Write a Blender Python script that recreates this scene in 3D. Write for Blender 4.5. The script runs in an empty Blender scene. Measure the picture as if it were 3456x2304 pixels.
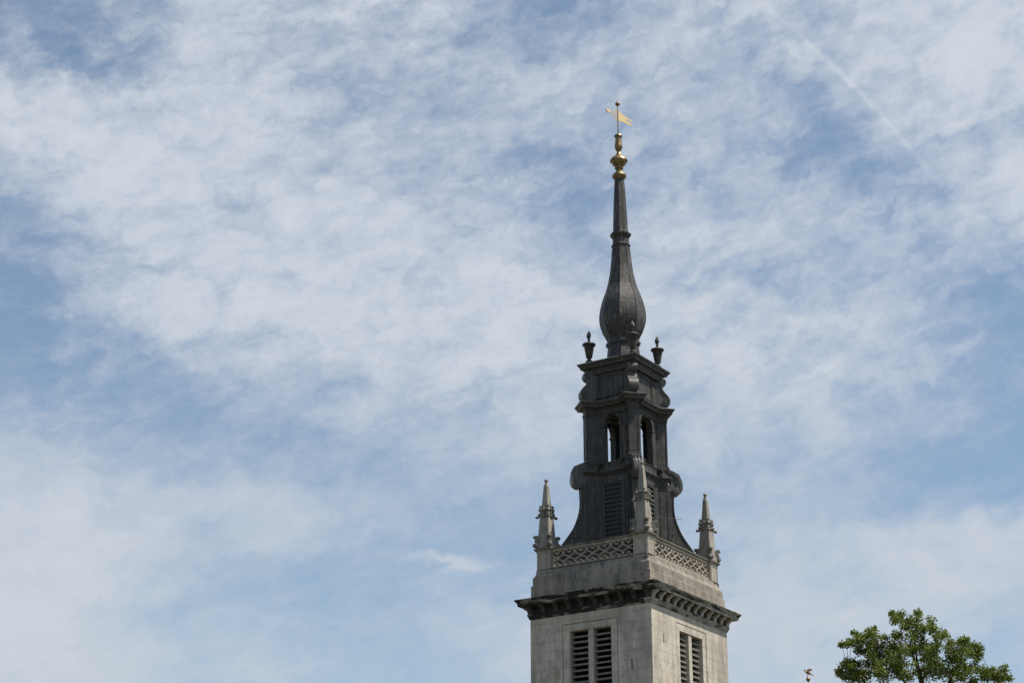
import bpy, math, random
from mathutils import Vector, Matrix
R = math.radians
random.seed(7)
sc = bpy.context.scene
col = sc.collection

# ------------------------------------------------------------------ camera
cam_d = bpy.data.cameras.new("camera")
cam = bpy.data.objects.new("camera", cam_d)
col.objects.link(cam)
cam_d.sensor_width = 36.0
cam_d.lens = 69.589
cam_d.clip_start = 0.1
cam_d.clip_end = 20000.0
cam.location = (0, 0, 1.6)
cam.rotation_euler = (Matrix.Rotation(R(90 + 20.949), 4, 'X') @ Matrix.Rotation(R(-0.13), 4, 'Z')).to_euler()
sc.camera = cam

# ------------------------------------------------------------------ light and exposure
SUN_EL, SUN_AZ = 62.0, 103.0          # azimuth clockwise from +Y
sun_d = bpy.data.lights.new("sun", 'SUN')
sun_d.energy = 5.0
sun_d.angle = R(0.53)
sun_d.color = (1.0, 0.945, 0.86)
sun = bpy.data.objects.new("sun", sun_d)
col.objects.link(sun)
sd = Vector((math.cos(R(SUN_EL)) * math.sin(R(SUN_AZ)), math.cos(R(SUN_EL)) * math.cos(R(SUN_AZ)), math.sin(R(SUN_EL))))
sun.rotation_euler = sd.to_track_quat('Z', 'Y').to_euler()
sun.location = (60, 40, 120)
sc.view_settings.view_transform = 'Standard'
sc.view_settings.look = 'None'
sc.view_settings.exposure = 0.2
sc.view_settings.gamma = 1.0

# ------------------------------------------------------------------ node helpers
class NT:
    def __init__(s, tree):
        s.t = tree; s.n = tree.nodes; s.l = tree.links
    def new(s, typ, **kw):
        nd = s.n.new(typ)
        for k, v in kw.items(): setattr(nd, k, v)
        return nd
    def put(s, inp, v):
        if isinstance(v, bpy.types.NodeSocket): s.l.new(v, inp)
        else: inp.default_value = v
    def m(s, op, a, b=None, c=None, clamp=False):
        nd = s.n.new('ShaderNodeMath'); nd.operation = op; nd.use_clamp = clamp
        s.put(nd.inputs[0], a)
        if b is not None: s.put(nd.inputs[1], b)
        if c is not None: s.put(nd.inputs[2], c)
        return nd.outputs[0]
    def xyz(s, x, y, z):
        nd = s.n.new('ShaderNodeCombineXYZ')
        for i, v in enumerate((x, y, z)): s.put(nd.inputs[i], v)
        return nd.outputs[0]
    def noise(s, vec, scale, detail=4, rough=0.55, dist=0.0, dim='3D'):
        nd = s.n.new('ShaderNodeTexNoise'); nd.noise_dimensions = dim
        s.l.new(vec, nd.inputs['Vector'])
        nd.inputs['Scale'].default_value = scale; nd.inputs['Detail'].default_value = detail
        nd.inputs['Roughness'].default_value = rough; nd.inputs['Distortion'].default_value = dist
        return nd.outputs['Fac']
    def mix(s, f, a, b, blend='MIX'):
        nd = s.n.new('ShaderNodeMix'); nd.data_type = 'RGBA'; nd.blend_type = blend
        s.put(nd.inputs[0], f); s.put(nd.inputs[6], a); s.put(nd.inputs[7], b)
        return nd.outputs[2]
    def rng(s, v, a, b, c=0.0, d=1.0, smooth=False):
        nd = s.n.new('ShaderNodeMapRange'); nd.clamp = True
        if smooth: nd.interpolation_type = 'SMOOTHSTEP'
        s.put(nd.inputs[0], v)
        for i, x in enumerate((a, b, c, d)): nd.inputs[i + 1].default_value = x
        return nd.outputs[0]
    def scl(s, vec, v):
        nd = s.n.new('ShaderNodeMapping'); nd.inputs['Scale'].default_value = v
        s.l.new(vec, nd.inputs['Vector']); return nd.outputs[0]

# ------------------------------------------------------------------ sky: Nishita sky with broken high cloud
GRID = """89 89 89 89 83 71 60 56 62 54 44 44 44 50 61 67 67 67 67 67 67 67 62 56 50 44 44 44 44
92 91 91 89 82 70 60 56 63 53 44 44 44 50 61 67 67 67 67 67 67 67 63 57 52 46 47 47 48
98 98 99 92 81 55 53 56 50 46 44 50 53 59 66 67 67 67 70 76 77 73 70 74 64 57 57 58 59
87 88 88 89 80 67 57 42 43 33 33 38 44 49 47 47 51 50 54 63 72 72 60 70 78 75 68 69 69
78 78 78 87 88 78 66 59 65 56 49 43 39 38 35 39 44 44 46 51 62 68 67 75 70 78 76 72 68
77 78 78 79 72 70 67 67 75 65 57 48 41 39 42 45 44 44 46 52 55 52 50 42 31 37 24 22 22
67 68 68 61 59 52 47 48 53 47 49 46 47 49 55 55 49 50 53 60 55 51 50 40 22 24 22 22 22
46 48 49 40 41 38 34 38 38 38 43 47 55 59 63 62 56 56 57 63 65 61 61 51 45 47 24 22 22
35 36 35 27 33 34 38 48 52 54 54 57 65 69 69 65 58 59 60 68 73 62 67 56 56 43 25 22 22
16 18 24 38 50 52 60 65 72 79 80 73 75 78 79 75 68 68 71 84 66 63 66 61 57 38 25 22 22
19 18 24 47 68 76 86 89 87 88 88 88 81 78 83 84 77 74 67 75 65 70 61 59 56 40 30 30 31
30 28 30 44 66 73 78 86 78 78 78 70 75 84 83 70 60 64 57 66 57 47 48 46 49 46 45 47 49
40 39 44 55 73 82 67 68 77 68 85 86 74 75 69 54 49 59 66 67 67 58 63 51 43 51 65 73 77
62 58 68 84 89 85 71 61 78 76 88 68 60 65 55 38 39 49 58 57 48 62 58 48 40 49 70 79 76
83 82 80 84 88 79 70 77 83 61 65 64 52 55 50 41 42 46 56 56 46 40 29 34 47 54 63 67 67
72 77 80 78 72 78 86 82 67 42 55 59 53 54 56 57 54 46 56 56 59 54 40 48 71 79 78 74 77
41 42 35 17 43 60 72 76 62 47 55 56 52 57 61 61 60 57 68 57 59 57 57 68 81 89 87 86 85
33 33 33 40 51 61 74 77 64 56 61 64 56 56 53 47 49 58 67 62 62 62 61 65 78 78 78 78 78
33 33 33 43 53 63 79 79 63 57 67 77 69 53 39 33 36 45 55 64 67 67 62 62 78 78 78 78 78"""
world = bpy.data.worlds.new("World")
sc.world = world
world.use_nodes = True
wt = world.node_tree
wt.nodes.clear()
w = NT(wt)
wout = w.new('ShaderNodeOutputWorld')
bg = w.new('ShaderNodeBackground')
wt.links.new(bg.outputs[0], wout.inputs[0])
sky = w.new('ShaderNodeTexSky', sky_type='NISHITA', sun_disc=False, sun_elevation=R(SUN_EL), sun_rotation=R(SUN_AZ), altitude=30.0, air_density=1.0, dust_density=0.6, ozone_density=1.5)
SKY_K = 0.10
tc = w.new('ShaderNodeTexCoord')
sp = w.new('ShaderNodeSeparateXYZ')
wt.links.new(tc.outputs['Generated'], sp.inputs[0])
az = w.m('MULTIPLY', w.m('ARCTAN2', sp.outputs[0], sp.outputs[1]), 180 / math.pi)
el = w.m('MULTIPLY', w.m('ARCSINE', sp.outputs[2]), 180 / math.pi)
ae = w.xyz(az, el, 0.0)
# warp so the broad cloud banks get ragged borders
wa = w.m('MULTIPLY_ADD', w.noise(ae, 0.8, 5, 0.6), 2.0, -1.0)
wb = w.m('MULTIPLY_ADD', w.noise(w.xyz(w.m('ADD', az, 71.3), w.m('ADD', el, 13.7), 4.0), 0.8, 5, 0.6), 1.6, -0.8)
azw = w.m('ADD', az, wa)
elw = w.m('ADD', el, wb)
rows = [[float(t) / 100 for t in ln.split()] for ln in GRID.split('\n')]
u = w.m('MULTIPLY_ADD', azw, 1 / 34.0, 0.5, clamp=True)
v = w.m('MULTIPLY', w.m('SUBTRACT', elw, 10.5), (len(rows) - 1) / 20.0)
v = w.m('MINIMUM', w.m('MAXIMUM', v, 0.0), len(rows) - 1.0)
cov = None
for i, rw in enumerate(rows):
    cr = w.new('ShaderNodeValToRGB')
    cr.color_ramp.interpolation = 'B_SPLINE'
    els = cr.color_ramp.elements
    while len(els) < len(rw): els.new(0.5)
    for j, g in enumerate(rw):
        els[j].position = j / (len(rw) - 1.0)
    for j, g in enumerate(rw):
        els[j].color = (g, g, g, 1)
    wt.links.new(u, cr.inputs[0])
    hat = w.m('SUBTRACT', 1.0, w.m('ABSOLUTE', w.m('SUBTRACT', v, float(i))), clamp=True)
    term = w.m('MULTIPLY', w.rng(hat, 0, 1, 0, 1, True), cr.outputs[0])
    cov = term if cov is None else w.m('ADD', cov, term)
# puffs, and fibres drawn out along the wind
ca, sa = math.cos(R(17)), math.sin(R(17))
fx = w.m('ADD', w.m('MULTIPLY', azw, ca), w.m('MULTIPLY', elw, sa))
fy = w.m('SUBTRACT', w.m('MULTIPLY', elw, ca), w.m('MULTIPLY', azw, sa))
fib = w.noise(w.xyz(w.m('MULTIPLY', fx, 0.38), w.m('MULTIPLY', fy, 1.35), 2.0), 1.0, 7, 0.58, 0.35)
puff = w.noise(w.xyz(w.m('MULTIPLY', azw, 0.8), elw, 9.0), 0.95, 7, 0.56, 0.15)
fine = w.noise(w.xyz(w.m('ADD', w.m('MULTIPLY', az, 0.48), w.m('MULTIPLY', el, 0.15)), w.m('SUBTRACT', el, w.m('MULTIPLY', az, 0.25)), 5.0), 2.3, 6, 0.62, 0.15)
k_fib, k_puff, k_fine = 0.62, 0.68, 0.46
calm = w.rng(el, 15.5, 21.0, 0.5, 1.0, True)      # lower down the sheet is smoother
tex = w.m('MULTIPLY', w.m('SUBTRACT', fib, 0.5), k_fib)
tex = w.m('ADD', tex, w.m('MULTIPLY', w.m('SUBTRACT', puff, 0.5), k_puff))
tex = w.m('ADD', tex, w.m('MULTIPLY', w.m('SUBTRACT', fine, 0.5), k_fine))
dens = w.m('ADD', cov, w.m('MULTIPLY', tex, calm))
# an old vapour trail, upper right
def gauss(x, s_):
    q = w.m('DIVIDE', x, s_)
    return w.m('EXPONENT', w.m('MULTIPLY', w.m('MULTIPLY', q, q), -1.0))
tx = w.m('SUBTRACT', az, 10.9)
ty = w.m('SUBTRACT', el, 27.85)
along = w.m('ADD', w.m('MULTIPLY', tx, 0.69), w.m('MULTIPLY', ty, -0.724))
across = w.m('ADD', w.m('MULTIPLY', tx, 0.724), w.m('MULTIPLY', ty, 0.69))
bend = w.m('ADD', across, w.m('MULTIPLY', w.m('MULTIPLY', along, along), 0.02))
bend = w.m('ADD', bend, w.m('MULTIPLY', w.m('SUBTRACT', fine, 0.5), 0.16))
trail = w.m('MULTIPLY', gauss(w.m('SUBTRACT', bend, 0.07), 0.095), w.m('MULTIPLY', gauss(along, 3.2), w.rng(fine, 0.3, 0.6, 0.35, 1.0)))
dens = w.m('ADD', dens, w.m('MULTIPLY', trail, 0.20))
# a small hooked wisp, lower middle
wx = w.m('SUBTRACT', az, -1.8)
wy = w.m('ADD', w.m('SUBTRACT', el, 14.58), w.m('MULTIPLY', wx, 0.12))
wisp = w.m('MULTIPLY', gauss(wx, 1.35), gauss(w.m('ADD', wy, w.m('MULTIPLY', w.m('SUBTRACT', fib, 0.5), 1.2)), 0.2))
dens = w.m('ADD', dens, w.m('MULTIPLY', wisp, 0.34))
# away from this bank the sky clears
inside = w.m('MULTIPLY', w.rng(w.m('ABSOLUTE', az), 22.0, 45.0, 1.0, 0.0, True), w.rng(el, 36.0, 55.0, 1.0, 0.0, True))
dens = w.m('SUBTRACT', dens, w.m('MULTIPLY', w.m('SUBTRACT', 1.0, inside), 0.30))
dens = w.m('MULTIPLY_ADD', w.m('SUBTRACT', dens, 0.58), 1.34, 0.495)
cloud = w.rng(dens, -0.12, 1.08, 0.10, 0.985, True)
skyc = w.mix(1.0, sky.outputs[0], (SKY_K * 1.02, SKY_K * 1.09, SKY_K * 1.05, 1), 'MULTIPLY')
# cloud body: brighter where thick, greyer towards the horizon
low = w.rng(el, 10.0, 24.0, 1.0, 0.0)
ccol = w.mix(low, (0.545, 0.585, 0.648, 1), (0.52, 0.555, 0.605, 1))
fin = w.mix(cloud, skyc, ccol)
wt.links.new(fin, bg.inputs[0])
bg.inputs[1].default_value = 1.0

# ------------------------------------------------------------------ materials
def mat(name):
    m_ = bpy.data.materials.new(name); m_.use_nodes = True
    t = m_.node_tree; t.nodes.clear()
    n = NT(t)
    o = n.new('ShaderNodeOutputMaterial'); b = n.new('ShaderNodeBsdfPrincipled')
    t.links.new(b.outputs[0], o.inputs[0])
    return m_, n, b, o

def bump(n, b, h, strength, dist):
    bp = n.new('ShaderNodeBump'); bp.inputs['Strength'].default_value = strength; bp.inputs['Distance'].default_value = dist
    n.l.new(h, bp.inputs['Height']); n.l.new(bp.outputs[0], b.inputs['Normal'])

def stone(name, base, dark, course=0.41, width=0.95, soot=0.35, crust=0.0, stain=0.4, joints=True, zoff=0.0):
    m_, n, b, o = mat(name)
    tcn = n.new('ShaderNodeTexCoord'); P = tcn.outputs['Object']
    s = n.new('ShaderNodeSeparateXYZ'); n.l.new(P, s.inputs[0])
    uu = n.m('ADD', s.outputs[0], s.outputs[1])
    zz = n.m('ADD', s.outputs[2], zoff)
    big = n.noise(n.scl(P, (1, 1, 0.45)), 0.9, 5, 0.6)
    mid = n.noise(P, 5.0, 6, 0.65)
    blot = n.noise(P, 2.2, 7, 0.68, 0.4)
    grain = n.noise(P, 38.0, 4, 0.6)
    strk = n.noise(n.scl(P, (3.6, 3.6, 0.28)), 1.0, 5, 0.6)
    c = n.mix(n.rng(mid, 0.3, 0.72), base + (1,), tuple(x * 0.82 for x in base) + (1,))
    fac_h = None
    if joints:
        br = n.new('ShaderNodeTexBrick')
        br.offset = 0.5; br.offset_frequency = 2; br.squash = 1.35; br.squash_frequency = 3
        n.l.new(n.xyz(n.m('ADD', uu, n.m('MULTIPLY', n.noise(n.xyz(0.0, 0.0, n.m('FLOOR', n.m('DIVIDE', zz, course))), 3.1, 0), 1.7)), zz, 0.0), br.inputs['Vector'])
        br.inputs['Color1'].default_value = (0, 0, 0, 1); br.inputs['Color2'].default_value = (1, 1, 1, 1)
        br.inputs['Mortar'].default_value = (0.5, 0.5, 0.5, 1)
        br.inputs['Scale'].default_value = 1.0; br.inputs['Mortar Size'].default_value = 0.009
        br.inputs['Mortar Smooth'].default_value = 0.3; br.inputs['Bias'].default_value = 0.0
        br.inputs['Brick Width'].default_value = width; br.inputs['Row Height'].default_value = course
        tone = n.new('ShaderNodeSeparateColor'); n.l.new(br.outputs['Color'], tone.inputs[0])
        c = n.mix(n.m('MULTIPLY', tone.outputs[0], 0.36), c, tuple(x * y for x, y in zip(base, (0.62, 0.61, 0.58))) + (1,))
        jn = n.m('MULTIPLY', br.outputs['Fac'], n.rng(mid, 0.38, 0.62, 0.15, 0.95))
        c = n.mix(jn, c, tuple(x * 0.42 for x in base) + (1,))
        fac_h = br.outputs['Fac']
    # soot streaks and grey weathering
    sf = n.m('MULTIPLY', n.rng(n.m('MULTIPLY_ADD', big, 0.45, n.m('MULTIPLY', strk, 0.6)), 0.46, 0.72), soot)
    c = n.mix(sf, c, dark + (1,))
    c = n.mix(n.m('MULTIPLY', n.rng(grain, 0.55, 0.75), 0.18), c, tuple(x * 0.5 for x in base) + (1,))
    c = n.mix(n.m('MULTIPLY', n.rng(blot, 0.52, 0.68), soot * 0.75), c, dark + (1,))
    # ochre run-off stains
    st = n.noise(n.scl(P, (2.3, 2.3, 0.7)), 1.3, 4, 0.5)
    c = n.mix(n.m('MULTIPLY', n.rng(st, 0.60, 0.74), stain * 0.55), c, (base[0] * 0.62, base[1] * 0.52, base[2] * 0.36, 1))
    if crust > 0:
        cr_ = n.noise(n.scl(P, (1.0, 1.0, 5.0)), 1.25, 6, 0.62, 0.2)
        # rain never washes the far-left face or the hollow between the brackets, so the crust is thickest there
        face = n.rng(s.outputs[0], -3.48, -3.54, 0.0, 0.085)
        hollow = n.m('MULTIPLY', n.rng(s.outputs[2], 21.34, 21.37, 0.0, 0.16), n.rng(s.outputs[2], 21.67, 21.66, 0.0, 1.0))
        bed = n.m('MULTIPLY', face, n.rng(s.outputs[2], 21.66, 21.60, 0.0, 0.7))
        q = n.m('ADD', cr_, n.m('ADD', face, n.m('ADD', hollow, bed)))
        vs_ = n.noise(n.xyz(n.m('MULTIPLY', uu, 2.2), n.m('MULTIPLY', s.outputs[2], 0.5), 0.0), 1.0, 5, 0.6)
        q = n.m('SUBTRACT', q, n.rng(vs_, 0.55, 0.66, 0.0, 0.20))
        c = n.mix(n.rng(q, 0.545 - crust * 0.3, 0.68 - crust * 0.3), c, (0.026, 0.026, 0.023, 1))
    n.l.new(c, b.inputs['Base Color'])
    b.inputs['Roughness'].default_value = 0.9
    b.inputs['Specular IOR Level'].default_value = 0.2
    h = n.m('MULTIPLY_ADD', grain, 0.35, n.m('MULTIPLY', mid, 0.65))
    if fac_h is not None: h = n.m('SUBTRACT', h, n.m('MULTIPLY', fac_h, 1.3))
    bump(n, b, h, 0.55, 0.02)
    return m_

M = {}
M['ashlar'] = stone('portland_stone_ashlar', (0.63, 0.562, 0.465), (0.23, 0.212, 0.182), soot=0.82, stain=0.9, zoff=0.06)
M['plinth'] = stone('weathered_parapet_stone', (0.37, 0.322, 0.265), (0.10, 0.094, 0.086), course=0.36, width=1.15, soot=1.0, stain=0.5, zoff=0.1)
M['carved'] = stone('carved_stone', (0.44, 0.39, 0.325), (0.14, 0.13, 0.12), soot=0.5, joints=False)
M['pinn'] = stone('lichened_stone', (0.36, 0.325, 0.27), (0.11, 0.108, 0.10), soot=0.75, joints=False)
M['crocket'] = stone('sooty_carving', (0.24, 0.22, 0.19), (0.06, 0.06, 0.055), soot=0.9, joints=False)
M['crust'] = stone('soot_crusted_cornice', (0.37, 0.34, 0.28), (0.11, 0.11, 0.10), soot=0.6, crust=0.27, joints=False)
M['bracket'] = stone('cornice_bracket_stone', (0.46, 0.42, 0.35), (0.12, 0.115, 0.10), soot=0.5, joints=False)
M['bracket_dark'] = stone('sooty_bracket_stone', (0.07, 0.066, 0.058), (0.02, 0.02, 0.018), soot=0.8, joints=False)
M['coping'] = stone('lichened_coping', (0.25, 0.225, 0.18), (0.07, 0.072, 0.06), soot=0.95, joints=False)

def lead(name, base, lite, rough=0.5, seams=True, streak=0.5, spec=0.2):
    m_, n, b, o = mat(name)
    tcn = n.new('ShaderNodeTexCoord'); P = tcn.outputs['Object']
    s = n.new('ShaderNodeSeparateXYZ'); n.l.new(P, s.inputs[0])
    big = n.noise(P, 1.6, 5, 0.6)
    strk = n.noise(n.scl(P, (7.5, 7.5, 0.8)), 1.6, 6, 0.66)
    spk = n.noise(n.scl(P, (1, 1, 0.45)), 14.0, 5, 0.7)
    c = n.mix(n.rng(big, 0.3, 0.7), base + (1,), tuple(x * 1.5 for x in base) + (1,))
    c = n.mix(n.m('MULTIPLY', n.rng(n.m('MULTIPLY_ADD', strk, 0.6, n.m('MULTIPLY', spk, 0.4)), 0.50, 0.66), streak), c, lite + (1,))
    h = n.m('MULTIPLY_ADD', big, 0.6, n.m('MULTIPLY', spk, 0.4))
    if seams:
        br = n.new('ShaderNodeTexBrick'); br.offset = 0.5
        n.l.new(n.xyz(n.m('ADD', s.outputs[0], s.outputs[1]), s.outputs[2], 0.0), br.inputs['Vector'])
        br.inputs['Scale'].default_value = 1.0; br.inputs['Mortar Size'].default_value = 0.012
        br.inputs['Brick Width'].default_value = 2.6; br.inputs['Row Height'].default_value = 0.83
        c = n.mix(n.m('MULTIPLY', br.outputs['Fac'], 0.65), c, tuple(x * 0.35 for x in base) + (1,))
        h = n.m('ADD', h, n.m('MULTIPLY', br.outputs['Fac'], 0.7))
    n.l.new(c, b.inputs['Base Color'])
    n.l.new(n.rng(spk, 0.3, 0.7, rough - 0.1, rough + 0.12), b.inputs['Roughness'])
    b.inputs['Metallic'].default_value = 0.0
    b.inputs['Specular IOR Level'].default_value = spec
    bump(n, b, h, 0.35, 0.02)
    return m_

M['lead'] = lead('dark_lead_sheet', (0.044, 0.041, 0.037), (0.22, 0.20, 0.172), 0.44, streak=0.62)
M['lead_spire'] = lead('streaked_spire_lead', (0.042, 0.040, 0.038), (0.21, 0.192, 0.172), 0.52, seams=False, streak=0.95)
M['lead_roll'] = lead('polished_lead_roll', (0.072, 0.069, 0.064), (0.22, 0.19, 0.175), 0.32, seams=False, streak=0.5)
M['lead_sunlit'] = lead('painted_sunlit_edge', (0.13, 0.13, 0.13), (0.34, 0.33, 0.31), 0.5, seams=False, streak=0.8)  # paler lead, painting the sunlit line along ledge and roof edges

def plain(name, colr, rough=0.7, metal=0.0, var=0.25, scale=6.0):
    m_, n, b, o = mat(name)
    tcn = n.new('ShaderNodeTexCoord')
    f_ = n.noise(tcn.outputs['Object'], scale, 5, 0.6)
    n.l.new(n.mix(n.rng(f_, 0.3, 0.7), tuple(x * (1 - var) for x in colr) + (1,), tuple(min(1, x * (1 + var)) for x in colr) + (1,)), b.inputs['Base Color'])
    b.inputs['Roughness'].default_value = rough; b.inputs['Metallic'].default_value = metal
    bump(n, b, f_, 0.2, 0.02)
    return m_
M['gold'] = plain('worn_gilding', (0.27, 0.19, 0.088), 0.42, 0.7, 0.55, 6.0)
M['gold_leaf'] = plain('bright_gold_leaf', (0.70, 0.52, 0.265), 0.55, 0.3, 0.10, 9.0)
M['bronze'] = plain('dull_gilt_copper', (0.30, 0.175, 0.075), 0.42, 0.6, 0.3, 3.0)
M['dark'] = plain('interior_shade', (0.012, 0.012, 0.012), 0.95, 0, 0.2, 2.0)  # near-black colour standing in for the shade indoors
M['slat'] = plain('louvre_slab', (0.19, 0.175, 0.148), 0.85, 0, 0.25, 7.0)
M['lead_slat'] = plain('lead_louvre', (0.048, 0.047, 0.045), 0.6, 0, 0.25, 7.0)
M['steel'] = plain('aerial_alloy', (0.10, 0.10, 0.10), 0.5, 0.4, 0.15, 20.0)
M['bark'] = plain('bark', (0.055, 0.045, 0.036), 0.95, 0, 0.4, 9.0)
M['grass'] = plain('grass', (0.058, 0.052, 0.034), 0.95, 0, 0.35, 0.7)
M['paving'] = plain('stone_paving', (0.17, 0.145, 0.11), 0.9, 0, 0.2, 1.5)
M['far_stone'] = plain('far_steeple_stone', (0.45, 0.42, 0.37), 0.9, 0, 0.2, 1.0)

def leaf_mat(name, c1, c2):
    m_, n, b, o = mat(name)
    g = n.new('ShaderNodeNewGeometry')
    c = n.mix(g.outputs['Random Per Island'], c1 + (1,), c2 + (1,))
    n.l.new(c, b.inputs['Base Color'])
    b.inputs['Roughness'].default_value = 0.5
    b.inputs['Specular IOR Level'].default_value = 0.3
    tr = n.new('ShaderNodeBsdfTranslucent')
    n.l.new(n.mix(0.5, c, (0.20, 0.26, 0.03, 1)), tr.inputs[0])
    mx = n.new('ShaderNodeMixShader'); mx.inputs[0].default_value = 0.34
    n.l.new(b.outputs[0], mx.inputs[1]); n.l.new(tr.outputs[0], mx.inputs[2]); n.l.new(mx.outputs[0], o.inputs[0])
    return m_
M['leaf'] = leaf_mat('tree_leaf', (0.070, 0.105, 0.016), (0.205, 0.235, 0.042))

# ------------------------------------------------------------------ mesh helpers
def smooth_path(pts, n=4):
    out = []
    for i in range(len(pts) - 1):
        p0, p1, p2, p3 = pts[max(i - 1, 0)], pts[i], pts[i + 1], pts[min(i + 2, len(pts) - 1)]
        for k_ in range(n):
            t = k_ / n
            out.append(tuple(0.5 * (2 * b + (c - a) * t + (2 * a - 5 * b + 4 * c - d) * t * t + (3 * b - a - 3 * c + d) * t ** 3) for a, b, c, d in zip(p0, p1, p2, p3)))
    out.append(tuple(pts[-1])); return out

class MB:
    def __init__(s): s.v = []; s.f = []
    def add(s, vs, fs):
        o = len(s.v); s.v += [tuple(p) for p in vs]; s.f += [tuple(i + o for i in f) for f in fs]
    def box(s, c, d, rz=0.0):
        ca_, sa_ = math.cos(rz), math.sin(rz); vs = []
        for z in (-1, 1):
            for x, y in ((-1, -1), (1, -1), (1, 1), (-1, 1)):
                px, py = x * d[0] / 2, y * d[1] / 2
                vs.append((c[0] + px * ca_ - py * sa_, c[1] + px * sa_ + py * ca_, c[2] + z * d[2] / 2))
        s.add(vs, [(3, 2, 1, 0), (4, 5, 6, 7), (0, 1, 5, 4), (1, 2, 6, 5), (2, 3, 7, 6), (3, 0, 4, 7)])
    def extrude(s, poly, o, eu, ev, t):
        """closed 2-D polygon in the plane o,eu,ev, thickness t centred along eu x ev"""
        o, eu, ev = Vector(o), Vector(eu), Vector(ev); nn = eu.cross(ev).normalized() * t / 2; k = len(poly)
        a = [o + eu * p[0] + ev * p[1] + nn for p in poly]; b = [o + eu * p[0] + ev * p[1] - nn for p in poly]
        s.add(a + b, [tuple(range(k)), tuple(range(2 * k - 1, k - 1, -1))] + [((i + 1) % k, i, i + k, (i + 1) % k + k) for i in range(k)])
    def strip(s, pts, o, eu, ev, width, t, closed=False):
        """band of rectangular section following a 2-D path"""
        o, eu, ev = Vector(o), Vector(eu), Vector(ev); nn = eu.cross(ev).normalized(); k = len(pts); vs = []
        for i, p in enumerate(pts):
            a = pts[i - 1] if (i > 0 or closed) else p
            b = pts[(i + 1) % k] if (i < k - 1 or closed) else p
            dx, dy = b[0] - a[0], b[1] - a[1]; L_ = math.hypot(dx, dy) or 1
            ww = width[i] if isinstance(width, (list, tuple)) else width
            nx, ny = -dy / L_ * ww / 2, dx / L_ * ww / 2
            for sx, sn in ((1, 1), (-1, 1), (-1, -1), (1, -1)):
                vs.append(o + eu * (p[0] + sx * nx) + ev * (p[1] + sx * ny) + nn * (sn * t / 2))
        fs = []
        for i in range(k if closed else k - 1):
            a, b = i * 4, ((i + 1) % k) * 4
            for q in range(4): fs.append((a + q, a + (q + 1) % 4, b + (q + 1) % 4, b + q))
        if not closed: fs += [(3, 2, 1, 0), tuple((k - 1) * 4 + q for q in range(4))]
        s.add(vs, fs)
    def tube(s, pts, rad, n=8, caps=True):
        pts = [Vector(p) for p in pts]; k = len(pts); vs = []
        ref = Vector((0.3, 0.5, 0.81)).normalized()
        for i, p in enumerate(pts):
            t = (pts[min(i + 1, k - 1)] - pts[max(i - 1, 0)]).normalized()
            a = t.cross(ref)
            if a.length < 0.05: a = t.cross(Vector((1, 0, 0)))
            a.normalize(); b = t.cross(a)
            r = rad[i] if isinstance(rad, (list, tuple)) else rad
            for j in range(n):
                an = 2 * math.pi * j / n; vs.append(p + a * (math.cos(an) * r) + b * (math.sin(an) * r))
        fs = [(i * n + j, i * n + (j + 1) % n, (i + 1) * n + (j + 1) % n, (i + 1) * n + j) for i in range(k - 1) for j in range(n)]
        if caps: fs += [tuple(range(n - 1, -1, -1)), tuple((k - 1) * n + j for j in range(n))]
        s.add(vs, fs)
    def lathe(s, prof, n=24, c=(0, 0), rot=0.0, scallop=None):
        vs = []
        for i, (r, z) in enumerate(prof):
            for j in range(n):
                an = rot + 2 * math.pi * j / n; rr = max(r, 1e-4)
                vs.append((c[0] + math.cos(an) * rr, c[1] + math.sin(an) * rr, z))
        k = len(prof)
        fs = [(i * n + j, i * n + (j + 1) % n, (i + 1) * n + (j + 1) % n, (i + 1) * n + j) for i in range(k - 1) for j in range(n)]
        fs += [tuple(range(n - 1, -1, -1)), tuple((k - 1) * n + j for j in range(n))]
        s.add(vs, fs)
    def sphere(s, c, r, n=20, m_=12, sz=1.0):
        s.lathe([(r * math.sin(math.pi * i / m_), c[2] - r * sz * math.cos(math.pi * i / m_)) for i in range(m_ + 1)], n, (c[0], c[1]))
    def sweep(s, plan, prof, cap_b=True, cap_t=True):
        """plan: CCW polygon; prof: [(offset, z)]"""
        k = len(plan); rings = []
        def off(d):
            out = []
            for i in range(k):
                p0, p1, p2 = Vector(plan[i - 1]), Vector(plan[i]), Vector(plan[(i + 1) % k])
                e1, e2 = (p1 - p0).normalized(), (p2 - p1).normalized()
                n1, n2 = Vector((e1.y, -e1.x)), Vector((e2.y, -e2.x))
                mm = n1 + n2; out.append(p1 + mm * (d / max(0.35, 1 + n1.dot(n2))))
            return out
        for d, z in prof: rings.append([(p.x, p.y, z) for p in off(d)])
        vs = [p for r_ in rings for p in r_]
        fs = [(i * k + j, i * k + (j + 1) % k, (i + 1) * k + (j + 1) % k, (i + 1) * k + j) for i in range(len(prof) - 1) for j in range(k)]
        if cap_b: fs.append(tuple(range(k - 1, -1, -1)))
        if cap_t: fs.append(tuple((len(prof) - 1) * k + j for j in range(k)))
        s.add(vs, fs)
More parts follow.
